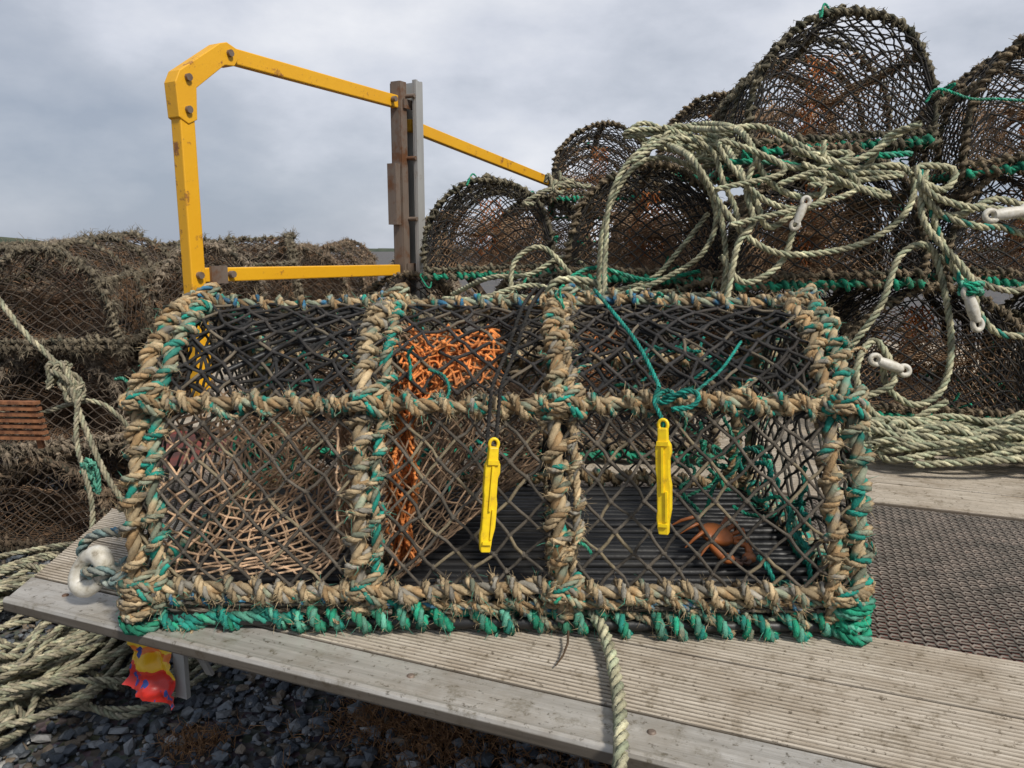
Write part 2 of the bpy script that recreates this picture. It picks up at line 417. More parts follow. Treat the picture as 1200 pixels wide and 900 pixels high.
hoop(.072+.014,44,.0055,.035,.0042,PALC,lean=-.004)
hoop(LX,5,.0100,.027,.0058,PALX)
hoop(LX-.024,6,.0090,.029,.0054,PALB)
def rail(y,z,seed,pal,Rc=.0105,pitch=.0225,Rr=.0062,x0=-LX,x1=LX,sag=.005,**k):
    xs=np.linspace(x0,x1,140)
    CW(np.column_stack([xs,y+.003*wob(xs,seed,12),z+sag*wob(xs,seed+2,9)]),seed,Rc,pitch,Rr,pal,**k)
rail(.037,.240,11,PALB,.0085,.0270,.0052)
rail(.037,.236,61,PALX,.0065,.0410,.0038,jit=.4,under=False)
rail(.363,.240,12,PALB,.0088,.0265,.0053)
rail(.2,.334,13,PALA,.0080,.0270,.0049)
rail(.0,ZB,14,PALC,.0090,.0255,.0054)
rail(.0,ZB-.012,54,PALA,.0058,.0330,.0042,jit=.35)
rail(.4,ZB,15,PALB,.0092,.0260,.0054)
for x,sd in ((-LX,16),(LX,17)):
    ys=np.linspace(0,.4,60); CW(np.column_stack([np.full(60,x),ys,np.full(60,ZB)]),sd,.0095,.026,.0055,PALX)
    CW(np.column_stack([np.full(60,x),ys,np.full(60,.016)]),sd+3,.009,.026,.0062,PALG)
for x,sd in ((-.135,41),(.072,42)):
    ys=np.linspace(0,.4,60); CW(np.column_stack([np.full(60,x),ys,np.full(60,ZB-.01)]),sd,.008,.026,.0050,PALB)
xs=np.linspace(-LX,LX,60)
tubes(mb,np.column_stack([xs,np.full(60,.004),.010+.001*wob(xs,2,20)])[None],A3(0,0,1),.0065,8,1,A3(.02,.02,.02),caps=True)
tubes(mb,np.column_stack([xs,np.full(60,.396),np.full(60,.010)])[None],A3(0,0,1),.0065,8,1,A3(.02,.02,.02),caps=True)
PALT=[(TEAL*1.3,MINT),(MINT,GRN),(TEAL,GRN)]
rail(.003,.014,31,PALT,.0085,.045,.0055,x0=-LX,x1=-.20,per=20,under=True)
rail(.001,.016,32,PALG,.0100,.0215,.0062,x0=-.205,x1=-.07,per=18,under=False,jit=.3)
rail(.003,.014,33,PALG,.0102,.029,.0066,x0=-.075,x1=.12,per=20,under=False,jit=.3,phj=2.2)
rail(.003,.014,35,[(MINT,SAGE),(GRN,BEI),(TEAL,MINT)],.0098,.025,.0062,x0=.115,x1=LX,per=20,under=False,jit=.3,phj=2.2)
rail(.006,.020,36,[(SAGE,BEI),(BEI,GRN),(SAGE,TEAL)],.0072,.041,.0045,x0=-.1,x1=LX,per=20,under=False,jit=.4,phj=2.4)
rail(.398,.014,34,PALG,.0110,.03,.0070,per=16,under=False)
for sx in (-1,1):
    for y in (0,.4):
        for j in range(4):
            c=A3(sx*(LX-.003),y,.012+.013*j); t=np.linspace(0,2*np.pi*1.6,14)
            R_=.018-.002*(j%2)
            q=np.column_stack([c[0]+R_*np.cos(t+j),c[1]+R_*np.sin(t+j)*.9,c[2]+.007*np.sin(t*.9+j*2)])
            rope(mb,q,.0062,PALG if (j==0 or sx>0 and j<3) else PALB,seed=j+sx,amt=.2)
for x in (-LX+.008,-.132,.076,LX-.01):
    for (y,z) in ((.035,.240),(.2,.336),(0.0,ZB)):
        for h in range(2):
            t=np.linspace(0,2*np.pi*2,22)
            q=np.column_stack([x+.018*np.cos(t+h)+.005*np.sin(t*.5),y+.016*np.sin(t+h),z+.015*np.sin(t+.8+h*1.9)*np.cos(t*.5+h)+.003*t/6])
            rope(mb,q,.0048,PALA if z>.3 else (PALB,PALX)[h],seed=x*9+z+h)
a=np.concatenate(anch);n=np.concatenate(nor)
hairs(mb,a,n,16000,.004,.016,BEI*1.0,r=.00032,droop=.2)
hairs(mb,a,n,6000,.004,.014,A3(.32,.27,.18),r=.0003,droop=.2)
hairs(mb,a,n,2200,.006,.022,A3(.10,.38,.26),r=.00032,droop=.4)
for k in range(70):
    i=rng.integers(0,len(a)); p=a[i]+n[i]*.004; d=nrm(n[i]+.8*rng.normal(size=3)); q=[p-n[i]*.006,p]
    for j in range(3): d=nrm(d+.7*rng.normal(size=3)+A3(0,0,-.2)); q.append(q[-1]+d*.008)
    rope(mb,q,.0020,(PALB,PALX,PALG)[k%3],seed=k,sides=4)
mb.obj("rope_wrapped_frame",parent=creel)

mb=MB()
NC=A3(.10,.085,.066)
def csurf(u,v,x0=-LX,x1=LX):
    y,z=prof(v)
    x=x0+u*(x1-x0)
    sg=.009*np.sin(np.pi*np.clip((x+LX)/(2*LX),0,1)*3)**2*np.abs(np.sin(v*np.pi*4))
    return np.column_stack([x,.2+(y-.2)*(1-sg*1.5)+0,np.maximum(z-sg*.7,.03)])
net(mb,lambda u,v:csurf(u,.0+v*.30),21,7,.0019,NC,jit=.10,warp=.008,seed=3,cj=.5,alt=A3(.26,.21,.13),ks=2.1)
net(mb,lambda u,v:csurf(u,.30+v*.22),20,5,.0020,A3(.035,.032,.03),jit=.15,warp=.02,seed=3,cj=.6,alt=A3(.16,.13,.09))
net(mb,lambda u,v:csurf(u,.52+v*.48),22,11,.0018,A3(.035,.032,.03),jit=.13,warp=.010,seed=3,cj=.5,alt=A3(.12,.10,.07))
net(mb,lambda u,v:csurf(u*.30,.27+v*.23)+A3(0,.0,-.006),5,5,.0022,A3(.02,.02,.02),jit=.3,warp=.03,seed=5)
net(mb,lambda u,v:csurf(.6+u*.40,.27+v*.23)+A3(0,.0,-.006),6,5,.0022,A3(.02,.02,.02),jit=.3,warp=.03,seed=5)
for sx in (-1,1):
    def ef(u,v):
        y=.006+u*.388; return np.column_stack([sx*(LX-.012*np.sin(np.pi*u)),y,.03+v*(profh(y)-.03)])
    net(mb,ef,11,10,.0018,A3(.04,.037,.03),jit=.15,warp=.02,seed=2)
def part(u,v):
    y=.01+u*.38; return np.column_stack([.072+.02*np.sin(u*4)*np.sin(np.pi*v),y,.03+v*(profh(y)-.04)])
net(mb,part,12,9,.0016,A3(.03,.028,.025),jit=.2,warp=.02)
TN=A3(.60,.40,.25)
def fun1(u,v):
    a_=2*np.pi*u; ox=-.262+.100*np.clip(1.25*np.cos(a_),-1,1); oz=.145+.088*np.clip(1.25*np.sin(a_),-1,1)
    oy=.014+.03*np.clip((oz-.16)/.08,0,1)
    ix=-.195+.035*np.cos(a_); iz=.165+.035*np.sin(a_); iy=.16
    t=v**.85
    return np.column_stack([ox*(1-t)+ix*t+.008*np.sin(9*a_)*v*(1-v)*4,oy*(1-v)+iy*v,oz*(1-t)+iz*t-.03*np.sin(np.pi*v)*(np.sin(a_)<.3)])
net(mb,fun1,28,9,.0015,TN,jit=.08,cj=.3,ks=1.7)
def sheet(u,v):
    return np.column_stack([-.35+.22*u+.02*np.sin(v*5),.07+.05*u+.10*v,.045+.19*v*(1-.40*u)+.015*np.sin(u*9)])
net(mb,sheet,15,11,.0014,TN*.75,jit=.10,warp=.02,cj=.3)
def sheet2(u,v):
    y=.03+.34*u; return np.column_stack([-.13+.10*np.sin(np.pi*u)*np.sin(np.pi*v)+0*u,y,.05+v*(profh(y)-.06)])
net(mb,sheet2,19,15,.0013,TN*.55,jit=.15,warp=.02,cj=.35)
def fun2(u,v):
    y,z=loopc(u); yr=.2+.05*np.cos(-2*np.pi*u+np.pi*1.25); zr=.17+.045*np.sin(-2*np.pi*u+np.pi*1.25)
    return np.column_stack([-.12+.17*v,y*(1-v)+yr*v,np.maximum(z*.93,.04)*(1-v)+zr*v])
net(mb,fun2,34,10,.0012,A3(.32,.21,.13),jit=.15,cj=.35,knots=False)
mb.obj("netting",parent=creel)
mb=MB()
OR=A3(.72,.24,.06)
# gathered orange bait net: bunched just under the roof, hanging down the left of the middle chamber
def onet(u,v,k=1.0):
    w=.110*np.exp(-v*6)+.026
    x=-.050-.052*np.minimum(v*3.0,1)+(u-.5)*w*k
    y=.100-.045*np.minimum(v*2.5,1)+.012*np.sin(u*11)+.006*np.sin(v*19)
    y=np.maximum(y,.035)
    return np.column_stack([x+.005*np.sin(v*14+u*6),y+.025*(u-.5)*np.exp(-v*5),.292-.235*v**1.1+.007*np.sin(u*17)*(1-v)])
net(mb,onet,9,22,.0015,OR,jit=.2,cj=.4)
net(mb,lambda u,v:onet(u,v,.8)+A3(.004,.012,-.002),7,18,.0015,OR*.7,jit=.25,cj=.4)
net(mb,lambda u,v:np.column_stack([-.100+.105*u+.004*np.sin(v*12),.070+.075*v,profh(.070+.075*v)-.010-.010*np.abs(np.sin(u*7))]),9,6,.0015,OR,jit=.22,cj=.35)
def scrap(c,n,R,pal,spread,ln=6):
    for i in range(n):
        p=np.array(c,float)+rng.normal(size=3)*np.array(spread); q=[p]
        d=rng.normal(size=3)
        for k in range(ln):
            d=.6*d+rng.normal(size=3)*.8; q.append(q[-1]+nrm(d)*.018)
        q=np.array(q); q[:,2]=np.clip(q[:,2],.03,.30); q[:,0]=np.clip(q[:,0],-.35,.35)
        rope(mb,q,R,pal,seed=i,sides=4)
scrap((.30,.26,.10),16,.0028,PALG,(.03,.07,.035))
scrap((.335,.10,.09),8,.0032,[(TEAL*1.3,GRN)]*3,(.008,.05,.04))
scrap((-.09,.2,.12),9,.0025,[(TEAL*1.3,GRN)]*3,(.02,.05,.05))
scrap((-.29,.22,.08),6,.0022,PALG,(.05,.05,.03))
scrap((.22,.30,.26),7,.0025,[(TEAL*1.2,GRN)]*3,(.07,.03,.02))
scrap((-.24,.33,.24),4,.0022,[(TEAL*1.2,GRN)]*3,(.06,.02,.02))
scrap((-.085,.06,.26),5,.0020,[(TEAL*1.3,GRN)]*3,(.015,.01,.02),4)
mb.obj("net_scraps",parent=creel)
mb=MB()
ys=np.linspace(.015,.385,21)
P=np.array([[(x,y,.032+.0025*math.sin(7*x+y*50)) for x in np.linspace(-LX,LX,14)] for y in ys])
tubes(mb,P,A3(0,0,1),.0062,7,1,A3(.018,.018,.019),caps=True)
tubes(mb,np.array([[(-.34,.12,.285),(-.26,.17,.308),(-.18,.20,.318)],[(-.20,.10,.28),(-.27,.17,.305),(-.33,.22,.310)],[(-.30,.08,.265),(-.24,.12,.292),(-.15,.15,.305)]]),A3(0,0,1),.0035,6,1,A3(.02,.02,.02))
mb.obj("base_slats",parent=creel)

mb=MB()
BK=[(A3(.03,.028,.025),A3(.06,.05,.04))]*3
for o in (-.004,.005):
    rope(mb,[(.050+o,.2,.352),(.035+o,.12,.335),(.018+o,.06,.290),(.006+o,.018,.262),(.003+o,.008,.235),(.002+o,-.014,.21)],.0024,BK,sides=4)
TC=[(A3(.02,.36,.28),TEAL)]*3
rope(mb,[(.118,.2,.35),(.13,.15,.334),(.155,.08,.300),(.170,.03,.266),(.169,.012,.262)],.0024,TC)
rope(mb,[(.169,.012,.262),(.164,.006,.25),(.168,-.016,.238),(.172,-.018,.225)],.0024,TC)
t=np.linspace(0,12,30); rope(mb,np.column_stack([.176+.010*np.cos(t)+.001*t,.016+.011*np.sin(t),.252+.005*np.sin(t*1.3)]),.0028,TC)
rope(mb,[(.18,.006,.252),(.195,.0,.262),(.208,.002,.256),(.20,-.002,.246),(.18,-.006,.244)],.0030,TC)
rope(mb,[(.205,.01,.258),(.24,.05,.275),(.27,.09,.30)],.0018,TC)
mb.obj("clip_cords",parent=creel)

m,nt,b=newmat("yellow_plastic"); matClip=m
co=N(nt,"ShaderNodeTexCoord").outputs["Object"]; nn=noise(nt,co,90,5)
r_=ramp(nt,nn.outputs[0],[(.4,(.90,.64,.01)),(.58,(.80,.53,.01)),(.68,(.38,.26,.03))]); nt.links.new(r_.outputs[0],b.inputs["Base Color"])
b.inputs["Roughness"].default_value=.45
def clip(name,loc,rot):
    out=[(-.0050,.053),(-.0052,.040),(-.0075,.034),(-.0072,.010),(-.0062,.004),(-.0060,-.030),(-.0068,-.036),(-.0060,-.046),(-.0048,-.053),
         (.0048,-.053),(.0056,-.040),(.0078,-.028),(.0080,-.004),(.0066,.004),(.0064,.022),(.0082,.028),(.0076,.036),(.0050,.041),(.0046,.053)]
    n=len(out); th=.0042
    V=[(x,-th,z) for x,z in out]+[(x,th,z) for x,z in out]
    sid=[[i,(i+1)%n,(i+1)%n+n,i+n] for i in range(n)]
    me=bpy.data.meshes.new(name)
    faces=[list(range(n))[::-1],[i+n for i in range(n)]]+[s_ for s_ in sid]
    me.from_pydata(V,[],faces); me.materials.append(matClip)
    o=mkobj(name,me,creel,loc,rot)
    bv=o.modifiers.new("b","BEVEL"); bv.width=.0012; bv.segments=2
    mb=MB()
    box(mb,(0,-.0052,.012),(.0022,.003,.045)); box(mb,(.0035,-.0050,-.024),(.002,.003,.03)); box(mb,(0,-.0052,-.043),(.009,.003,.003)); box(mb,(0,-.0052,.038),(.011,.003,.004))
    tubes(mb,np.array([[(0.0045*math.cos(q),0,.0555+.0055*math.sin(q)) for q in np.linspace(0,2*math.pi,14,endpoint=False)]]),A3(0,1,0),.0018,6,0,A3(1,1,1),closed=True)
    k=mb.obj(name+"_ribs",[matClip],o)
clip("bait_clip",(.000,-.022,.155),(rad(-4),rad(6),rad(15)))
clip("bait_clip_2",(.171,-.024,.176),(rad(-3),rad(-3),rad(-20)))

mb=MB(); CC=A3(.42,.13,.035)
def ellipsoid(mb,c,r,mat,col,nu=18,nv=10,ax=None,bumpy=0):
    u=np.linspace(0,2*np.pi,nu,endpoint=False); v=np.linspace(.05,np.pi-.05,nv)
    U,Vv=np.meshgrid(u,v,indexing='ij')
    X=np.stack([np.cos(U)*np.sin(Vv),np.sin(U)*np.sin(Vv),np.cos(Vv)],-1)*np.array(r)
    if bumpy: X*=1+bumpy*rng.normal(size=X.shape[:2]+(1,))
    if ax is not None: X=X@np.array(ax).T
    i,j=np.meshgrid(np.arange(nu),np.arange(nv-1),indexing='ij'); i2=(i+1)%nu
    F=np.stack([i*nv+j,i*nv+j+1,i2*nv+j+1,i2*nv+j],-1).reshape(-1,4)
    mb.add(X.reshape(-1,3)+np.array(c),F,mat,col)
ellipsoid(mb,(0,0,.012),(.026,.018,.009),1,CC,bumpy=.03)
for sx in (-1,1):
    for k in range(4):
        ang=-.5+k*.35; d=A3(sx*math.cos(ang),math.sin(ang),0)
        P=np.array([A3(0,0,.012)+d*.02,A3(0,0,.024)+d*.035,A3(0,0,.012)+d*.047,A3(0,0,.0)+d*.055])
        tubes(mb,P[None],A3(.1,.2,1),np.array([[.003,.0028,.002,.0007]]),6,1,CC*.9)
    P=np.array([(sx*.018,-.012,.012),(sx*.032,-.022,.014),(sx*.026,-.036,.012)])
    tubes(mb,P[None],A3(0,0,1),np.array([[.0035,.004,.005]]),7,1,CC)
    ellipsoid(mb,(sx*.020,-.040,.012),(.011,.007,.006),1,CC*1.2,12,7)
    for q in (-.003,.004):
        P=np.array([(sx*.014,-.043+q,.012),(sx*.006,-.047+q,.012),(sx*-.001,-.045+q*.3,.012)])
        tubes(mb,P[None],A3(0,0,1),np.array([[.0035,.0028,.0008]]),6,1,A3(.12,.05,.03))
mb.obj("crab",loc=(.238,.87,DZ+.055),rot=(rad(25),rad(12),rad(35)))

# ------------------------------------------------------------ trailer
trailer=mkobj("flatbed_trailer",None,None,(0,0,DZ),(0,0,rad(-22)))
bl=np.array([.40,.557,.815,1.776,2.83,4.2]); al=np.array([-.80,-.858,-.999,-1.743,-2.33,-3.1])
aL=lambda b_: np.interp(b_,bl,al)
def strip(name,prof_,mat,a1=1.6,nseg=50,zoff=0):
    prof_=np.array(prof_); mb=MB(); nb=len(prof_); u=np.linspace(0,1,nseg)
    l=aL(prof_[:,0]); A=l[None]+(a1-l[None])*u[:,None]
    V=np.stack([A,np.broadcast_to(prof_[:,0],A.shape),np.broadcast_to(prof_[:,1],A.shape)+zoff+.0003*np.sin(A*9)],-1)
    i,j=np.meshgrid(np.arange(nseg-1),np.arange(nb-1),indexing='ij')
    F=np.stack([i*nb+j,(i+1)*nb+j,(i+1)*nb+j+1,i*nb+j+1],-1).reshape(-1,4)
    mb.add(V.reshape(-1,3),F,0,(1,1,1),False); return mb.obj(name,[mat],trailer)
def ribprof(b0,b1,p=.0060,d=.0030):
    out=[(b0,-.012)]; x=b0
    while x+p<=b1:
        out+=[(x+.0004,0),(x+p*.54,0),(x+p*.62,-d),(x+p*.93,-d)]; x+=p
    out+=[(b1,0),(b1,-.012)]; return out
strip("edge_lip",[(.556,-.014),(.549,-.012),(.548,-.010),(.548,-.001),(.5495,.0022),(.553,.0030),(.556,.0022),(.559,.0005),(.606,.0005),(.608,-.012)],matLip)
mb=MB()
for a_ in np.arange(-.80,1.5,.23):
    q=A3(a_,.585,0); tubes(mb,np.array([[q+A3(0,0,-.002),q+A3(0,0,.0012),q+A3(0,0,.0020)]]),A3(1,0,0),np.array([[.0042,.0038,.0022]]),12,0,A3(1,1,1),caps=True)
mb.obj("lip_rivets",[matG2],trailer)
strip("board_1",ribprof(.611,.722),matWood); strip("board_2",ribprof(.726,.831),matWood)
strip("board_3",ribprof(1.312,1.425),matWood); strip("board_4",ribprof(1.430,1.545),matWood)
b0=1.55; k=5
while b0<3.6: strip("board_%d"%k,ribprof(b0,b0+.14,.0136,.003),matWood,nseg=12); b0+=.145; k+=1
mdark,nt,b=newmat("tread_mesh"); co=N(nt,"ShaderNodeTexCoord").outputs["Object"]; nn=noise(nt,co,26,6,.7)
r_=ramp(nt,nn.outputs[0],[(.35,(.10,.09,.075)),(.6,(.21,.175,.145)),(.75,(.32,.24,.18))]); nt.links.new(r_.outputs[0],b.inputs["Base Color"]); b.inputs["Roughness"].default_value=.7; b.inputs["Metallic"].default_value=.2
mb=MB(); pa,pb=.0220,.0145
I,J=np.meshgrid(np.arange(-100,140),np.arange(0,66),indexing='ij'); ok=((I+J)%2==0)
i=I[ok]*pa/2; j=.834+J[ok]*pb/2
for d in (1,-1):
    keep=(j+pb/2<1.312)&(i>aL(j)+.01)
    p0=np.column_stack([i[keep],j[keep],np.full(keep.sum(),-.004)]); p1=p0+A3(d*pa/2,pb/2,0.0)
    c0=p0*.84+p1*.16; c1=p0*.16+p1*.84
    c0[:,2]+=.0018; c1[:,2]-=.0012
    tubes(mb,np.stack([p0,c0,c1,p1],1),A3(0,0,1),np.array([[.0022,.0015,.0015,.0022]]),4,0,A3(1,1,1))
mb.obj("tread_mesh",[mdark],trailer)
mred,nt,b=newmat("red_underlay"); co=N(nt,"ShaderNodeTexCoord").outputs["Object"]; nn=noise(nt,co,12,6,.7)
r_=ramp(nt,nn.outputs[0],[(.35,(.03,.02,.018)),(.52,(.12,.03,.022)),(.66,(.24,.04,.025))]); nt.links.new(r_.outputs[0],b.inputs["Base Color"]); b.inputs["Roughness"].default_value=.8
strip("underlay",[(.832,-.013),(1.312,-.013)],mred)
mb=MB()
beam(mb,(-.70,.82,-.05),(1.6,.82,-.05),.04,.06); beam(mb,(-1.2,1.4,-.07),(1.6,1.4,-.07),.05,.08); beam(mb,(-1.7,2.4,-.07),(1.6,2.4,-.07),.05,.08)
for x in (-.45,.3,1.1): beam(mb,(x,.78,-.075),(x,3.5,-.075),.05,.07)
beam(mb,(-.3,2.0,-.10),(-.3,2.0,-.54),.05,.05); 
mb.obj("chassis",[matG2],trailer)
mb=MB()
beam(mb,(-.643,.598,-.012),(-.643,.598,-.100),.016,.006,up=(0,1,0)); beam(mb,(-.643,.603,-.012),(-.643,.640,-.095),.004,.010,up=(1,0,0))
mb.obj("ramp_bracket",[matG],trailer)
mtyre,nt,b=newmat("tyre_rubber"); b.inputs["Base Color"].default_value=(.03,.03,.03,1); b.inputs["Roughness"].default_value=.85
mb=MB()
for x in (-.45,1.3):
    q=np.linspace(0,2*np.pi,40,endpoint=False)
    tubes(mb,np.column_stack([np.full(40,x),2.2+.17*np.cos(q),-.31+.17*np.sin(q)])[None],A3(1,0,0),.07,12,0,A3(1,1,1),closed=True)
    tubes(mb,np.array([[(x-.05,2.2,-.31),(x-.01,2.2,-.31),(x+.05,2.2,-.31)]]),A3(0,0,1),.11,24,0,A3(1,1,1),caps=True)
mb.obj("wheels",[mtyre],trailer)

# ------------------------------------------------------------ yellow gantry
gantry=mkobj("yellow_lifting_frame",None)
g0=A3(-.80,1.95,0); gd=A3(.495,.869,0); up=A3(0,0,1); side=A3(.869,-.495,0)
G=lambda t,z,o=0: g0+gd*t+up*z+side*o
def bev(o,w=.003):
    m_=o.modifiers.new("bevel","BEVEL"); m_.width=w; m_.segments=2; m_.limit_method='ANGLE'
mb=MB()
beam(mb,G(0,DZ),G(0,.375),.036,.042,up=gd)
o=mb.obj("post",[matY],gantry); bev(o)
def plate(name,pts,th,mat,off=0):
    n=len(pts); V=[tuple(G(t,z,off-th/2)) for t,z in pts]+[tuple(G(t,z,off+th/2)) for t,z in pts]
    me=bpy.data.meshes.new(name); me.from_pydata(V,[],[list(range(n)),[i+n for i in range(n)][::-1]]+[[i,i+n,(i+1)%n+n,(i+1)%n] for i in range(n)])
    me.materials.append(mat); o=mkobj(name,me,gantry); bev(o,.002)
plate("elbow",[(-.026,.31),(0,.297),(.026,.31),(.030,.385),(.12,.455),(.150,.458),(.165,.478),(.158,.503),(.13,.512),(.108,.505),(-.016,.418),(-.030,.390)],.042,matY)
mb=MB()
beam(mb,G(.13,.486),G(.84,.480),.024,.040); 
beam(mb,G(.90,.415),G(2.2,.28),.024,.040)
beam(mb,G(.0,-.066,-.002),G(.82,-.072,-.002),.034,.036)
o=mb.obj("rails",[matY],gantry); bev(o)
mb=MB()
for t,z in ((0,.33),(.005,.405),(.135,.486),(0,-.066),(.10,-.066),(.80,.482)):
    tubes(mb,np.array([[G(t,z,.015),G(t,z,.030)]]),up,.009,8,0,A3(.2,.1,.05),caps=True)
box(mb,G(.06,-.066,.020),(.05,.008,.045),rotz=math.atan2(.869,.495))
o=mb.obj("bolts",[matG2],gantry)
mb=MB()
ang=math.atan2(.869,.495)
def bx(t,o_,z0,z1,wt,wo): box(mb,G(t,(z0+z1)/2,o_),(wt,wo,z1-z0),rotz=ang)
bx(.835,.0,DZ,.545,.006,.034); bx(.850,.019,DZ,.545,.032,.005); bx(.850,-.019,DZ,.540,.032,.005)
bx(.868,.010,DZ,.543,.006,.010)
o=mb.obj("track_upright_rusty",[matG2],gantry)
mb=MB()
bx(.925,.010,DZ,.555,.006,.064); bx(.898,.044,DZ,.552,.050,.006); bx(.898,-.024,DZ,.552,.050,.006); bx(.877,.052,DZ,.552,.010,.010)
o=mb.obj("track_upright_galvanised",[matG],gantry)
mb=MB(); box(mb,G(.815,.18,.0),(.025,.035,.20),rotz=ang); mb.obj("latch_box",[matG2],gantry)
mb=MB()
for z in (.50,.30,.1,-.1,-.2): tubes(mb,np.array([[G(.865,z,.0),G(.865,z,.056)]]),up,.007,6,0,A3(1,1,1),caps=True)
bx(.87,.026,.46,.49,.05,.005); bx(.87,.026,-.10,-.05,.05,.005)
beam(mb,G(.97,.10,.02),G(1.45,-.38,.12),.03,.02)
mb.obj("brackets",[matG2],gantry)

# ------------------------------------------------------------ ropes
PALP=[(PALE,PALEG),(PALE*.95,PALE*.7),(PALEG,PALE)]
PALQ=[(A3(.50,.45,.30),PALEG*.7),(A3(.42,.37,.26),A3(.26,.24,.17)),(A3(.40,.40,.27),PALE*.7)]
def W3(u,v,d):   # survey bearing/elevation/distance -> world metres
    s=(450-v)/900.; return (d*(u-600)/900.,d*(.985+.1736*s),d*(-.1736+.985*s))
tangle=MB()
def R(pts,d,R_=.0074,pal=PALP,seed=0):
    q=[W3(p[0],p[1],p[2] if len(p)>2 else d) for p in pts]
    q=np.array(q); q[1:-1]+=rng.normal(size=q[1:-1].shape)*.006
    rope(tangle,q,R_,pal,seed=seed,amt=.25)
R([(708,362,1.82),(708,300),(716,235),(742,188),(785,170),(825,190),(842,240),(850,300),(846,352)],1.86)
R([(700,355),(712,270),(735,205),(775,176),(815,196),(835,250),(825,300),(780,330),(735,345),(690,352)],1.90,seed=1)
R([(740,190),(790,165),(832,175),(850,215),(868,260),(862,310),(850,350)],1.80,seed=61)
R([(800,150,1.95),(850,150),(900,145),(950,175,1.6),(1000,190,1.55),(1065,150,1.55)],1.68,seed=62)
R([(770,165,2.1),(812,180),(845,235),(875,283),(930,300),(1000,292),(1050,262),(1074,222),(1050,190),(1000,195),(960,190)],1.60,seed=2)
R([(790,150,2.0),(830,142,1.9),(872,160),(900,205),(950,232),(1005,205),(1040,165,1.55),(1080,145,1.5)],1.60,seed=3)
R([(848,165,1.8),(882,232),(905,262),(945,238),(930,270),(915,310),(870,330),(845,300)],1.62,seed=4)
R([(852,350),(862,290),(880,262),(870,215),(890,185),(930,200),(985,190,1.6)],1.60,seed=5)
R([(530,345,2.2),(575,330),(620,322),(660,300),(690,318),(670,345),(610,352),(560,358)],2.05,seed=6)
R([(600,360),(605,315),(640,290),(680,330),(720,350),(780,340),(830,355)],1.98,seed=7)
R([(540,352),(600,345),(650,350),(700,340),(760,352),(820,345),(850,365)],1.9,seed=8)
R([(520,350,2.2),(560,345),(620,335),(680,345),(760,330),(800,300),(830,250)],1.95,seed=63)
R([(640,352),(655,325),(700,335),(690,360)],1.9,seed=64,R_=.010)
R([(1072,195),(1095,225),(1130,240),(1170,246),(1215,262)],1.48,seed=9)
R([(1078,200),(1100,250),(1140,270),(1175,262),(1215,280)],1.5,pal=[(TEAL*1.3,PALE),(PALE,PALEG),(PALE,PALEG)],seed=10)
R([(1068,205),(1085,190),(1120,200),(1110,225),(1080,215),(1090,240),(1130,250),(1170,235),(1210,245)],1.5,seed=11)
R([(996,408,1.55),(1030,360),(1060,300),(1090,290),(1105,330),(1112,400),(1105,450),(1070,475),(1040,455),(1035,430)],1.52,seed=12)
R([(1000,470),(1045,440),(1025,400),(1005,440),(1015,480),(1060,495),(1110,470)],1.5,seed=13)
R([(1090,240),(1110,290),(1140,340),(1165,385),(1205,395)],1.5,pal=[(TEAL*1.2,PALE),(PALE,PALEG),(PALE,PALEG)],seed=14)
R([(1085,200),(1090,260),(1125,330),(1145,365)],1.5,seed=15)
R([(1100,300),(1150,330),(1185,340),(1210,330)],1.55,seed=16,pal=PALQ)
for k in range(9):
    cx,cy=rng.uniform(760,850),rng.uniform(150,190)
    R([(cx+rng.uniform(-45,45),cy+rng.uniform(-18,18)) for _ in range(7)],1.93+.05*rng.normal(),seed=20+k)
for k in range(4):
    cx,cy=rng.uniform(630,670),rng.uniform(190,230)
    R([(cx+rng.uniform(-22,30),cy+rng.uniform(-14,14)) for _ in range(5)],2.3,seed=30+k,pal=PALQ)
for k in range(3):
    cx,cy=rng.uniform(880,1050),rng.uniform(195,300)
    R([(cx+rng.uniform(-100,100),cy+rng.uniform(-60,50)) for _ in range(6)],1.58,seed=40+k,R_=.0065)
R([(1085,120,1.5),(1100,100),(1140,110),(1170,120),(1200,118)],1.5,pal=PALG,seed=51,R_=.003)
R([(850,190),(900,190),(960,192),(1010,186),(1068,180)],1.62,pal=PALG,seed=52,R_=.007)
R([(660,330,1.9),(700,322),(760,326),(820,318)],1.92,pal=PALG,seed=53,R_=.006)
tangle.obj("rope_tangle")
def coil(name,cx,cy,z,rx,ry,hgt,turns,R_,pal,seed,parts=1,rmin=.35):
    r2=np.random.default_rng(seed); mb=MB()
    for p in range(parts):
        n=int(turns*9); t=np.arange(n)*2*np.pi/9; ph=r2.uniform(0,6)
        rr_=rmin+(1-rmin)*(.5+.5*wob(t,seed+p,.23)); rr_=np.clip(rr_*r2.uniform(.75,1.05,n),.15,1.1)
        ox=rx*.32*wob(t,seed+p+3,.31); oy=ry*.32*wob(t,seed+p+5,.37)
        zz=z+R_+hgt*np.clip(r2.random(n)*.5+np.linspace(0,.5,n)*(1.2-rr_),0,1)
        rope(mb,np.column_stack([cx+ox+rx*rr_*np.cos(t+ph),cy+oy+ry*rr_*np.sin(t+ph),zz]),R_,pal,seed=seed+p,amt=.25,sides=5)
    return mb.obj(name)
coil("rope_coil",.86,1.40,DZ+.002,.28,.12,.10,8,.0070,PALP,5,2)
coil("rope_coil",1.05,1.36,DZ+.002,.20,.12,.13,7,.0070,PALP,8,1)
coil("rope_coil",-1.16,1.66,GZ+.01,.42,.42,.16,12,.0074,PALQ,6,3)
coil("rope_coil",-1.14,1.28,GZ+.01,.30,.28,.10,6,.0074,PALQ,7,2)
coil("rope_coil",-.82,1.58,GZ+.01,.24,.24,.05,5,.0072,PALQ,9,1)
mb=MB()
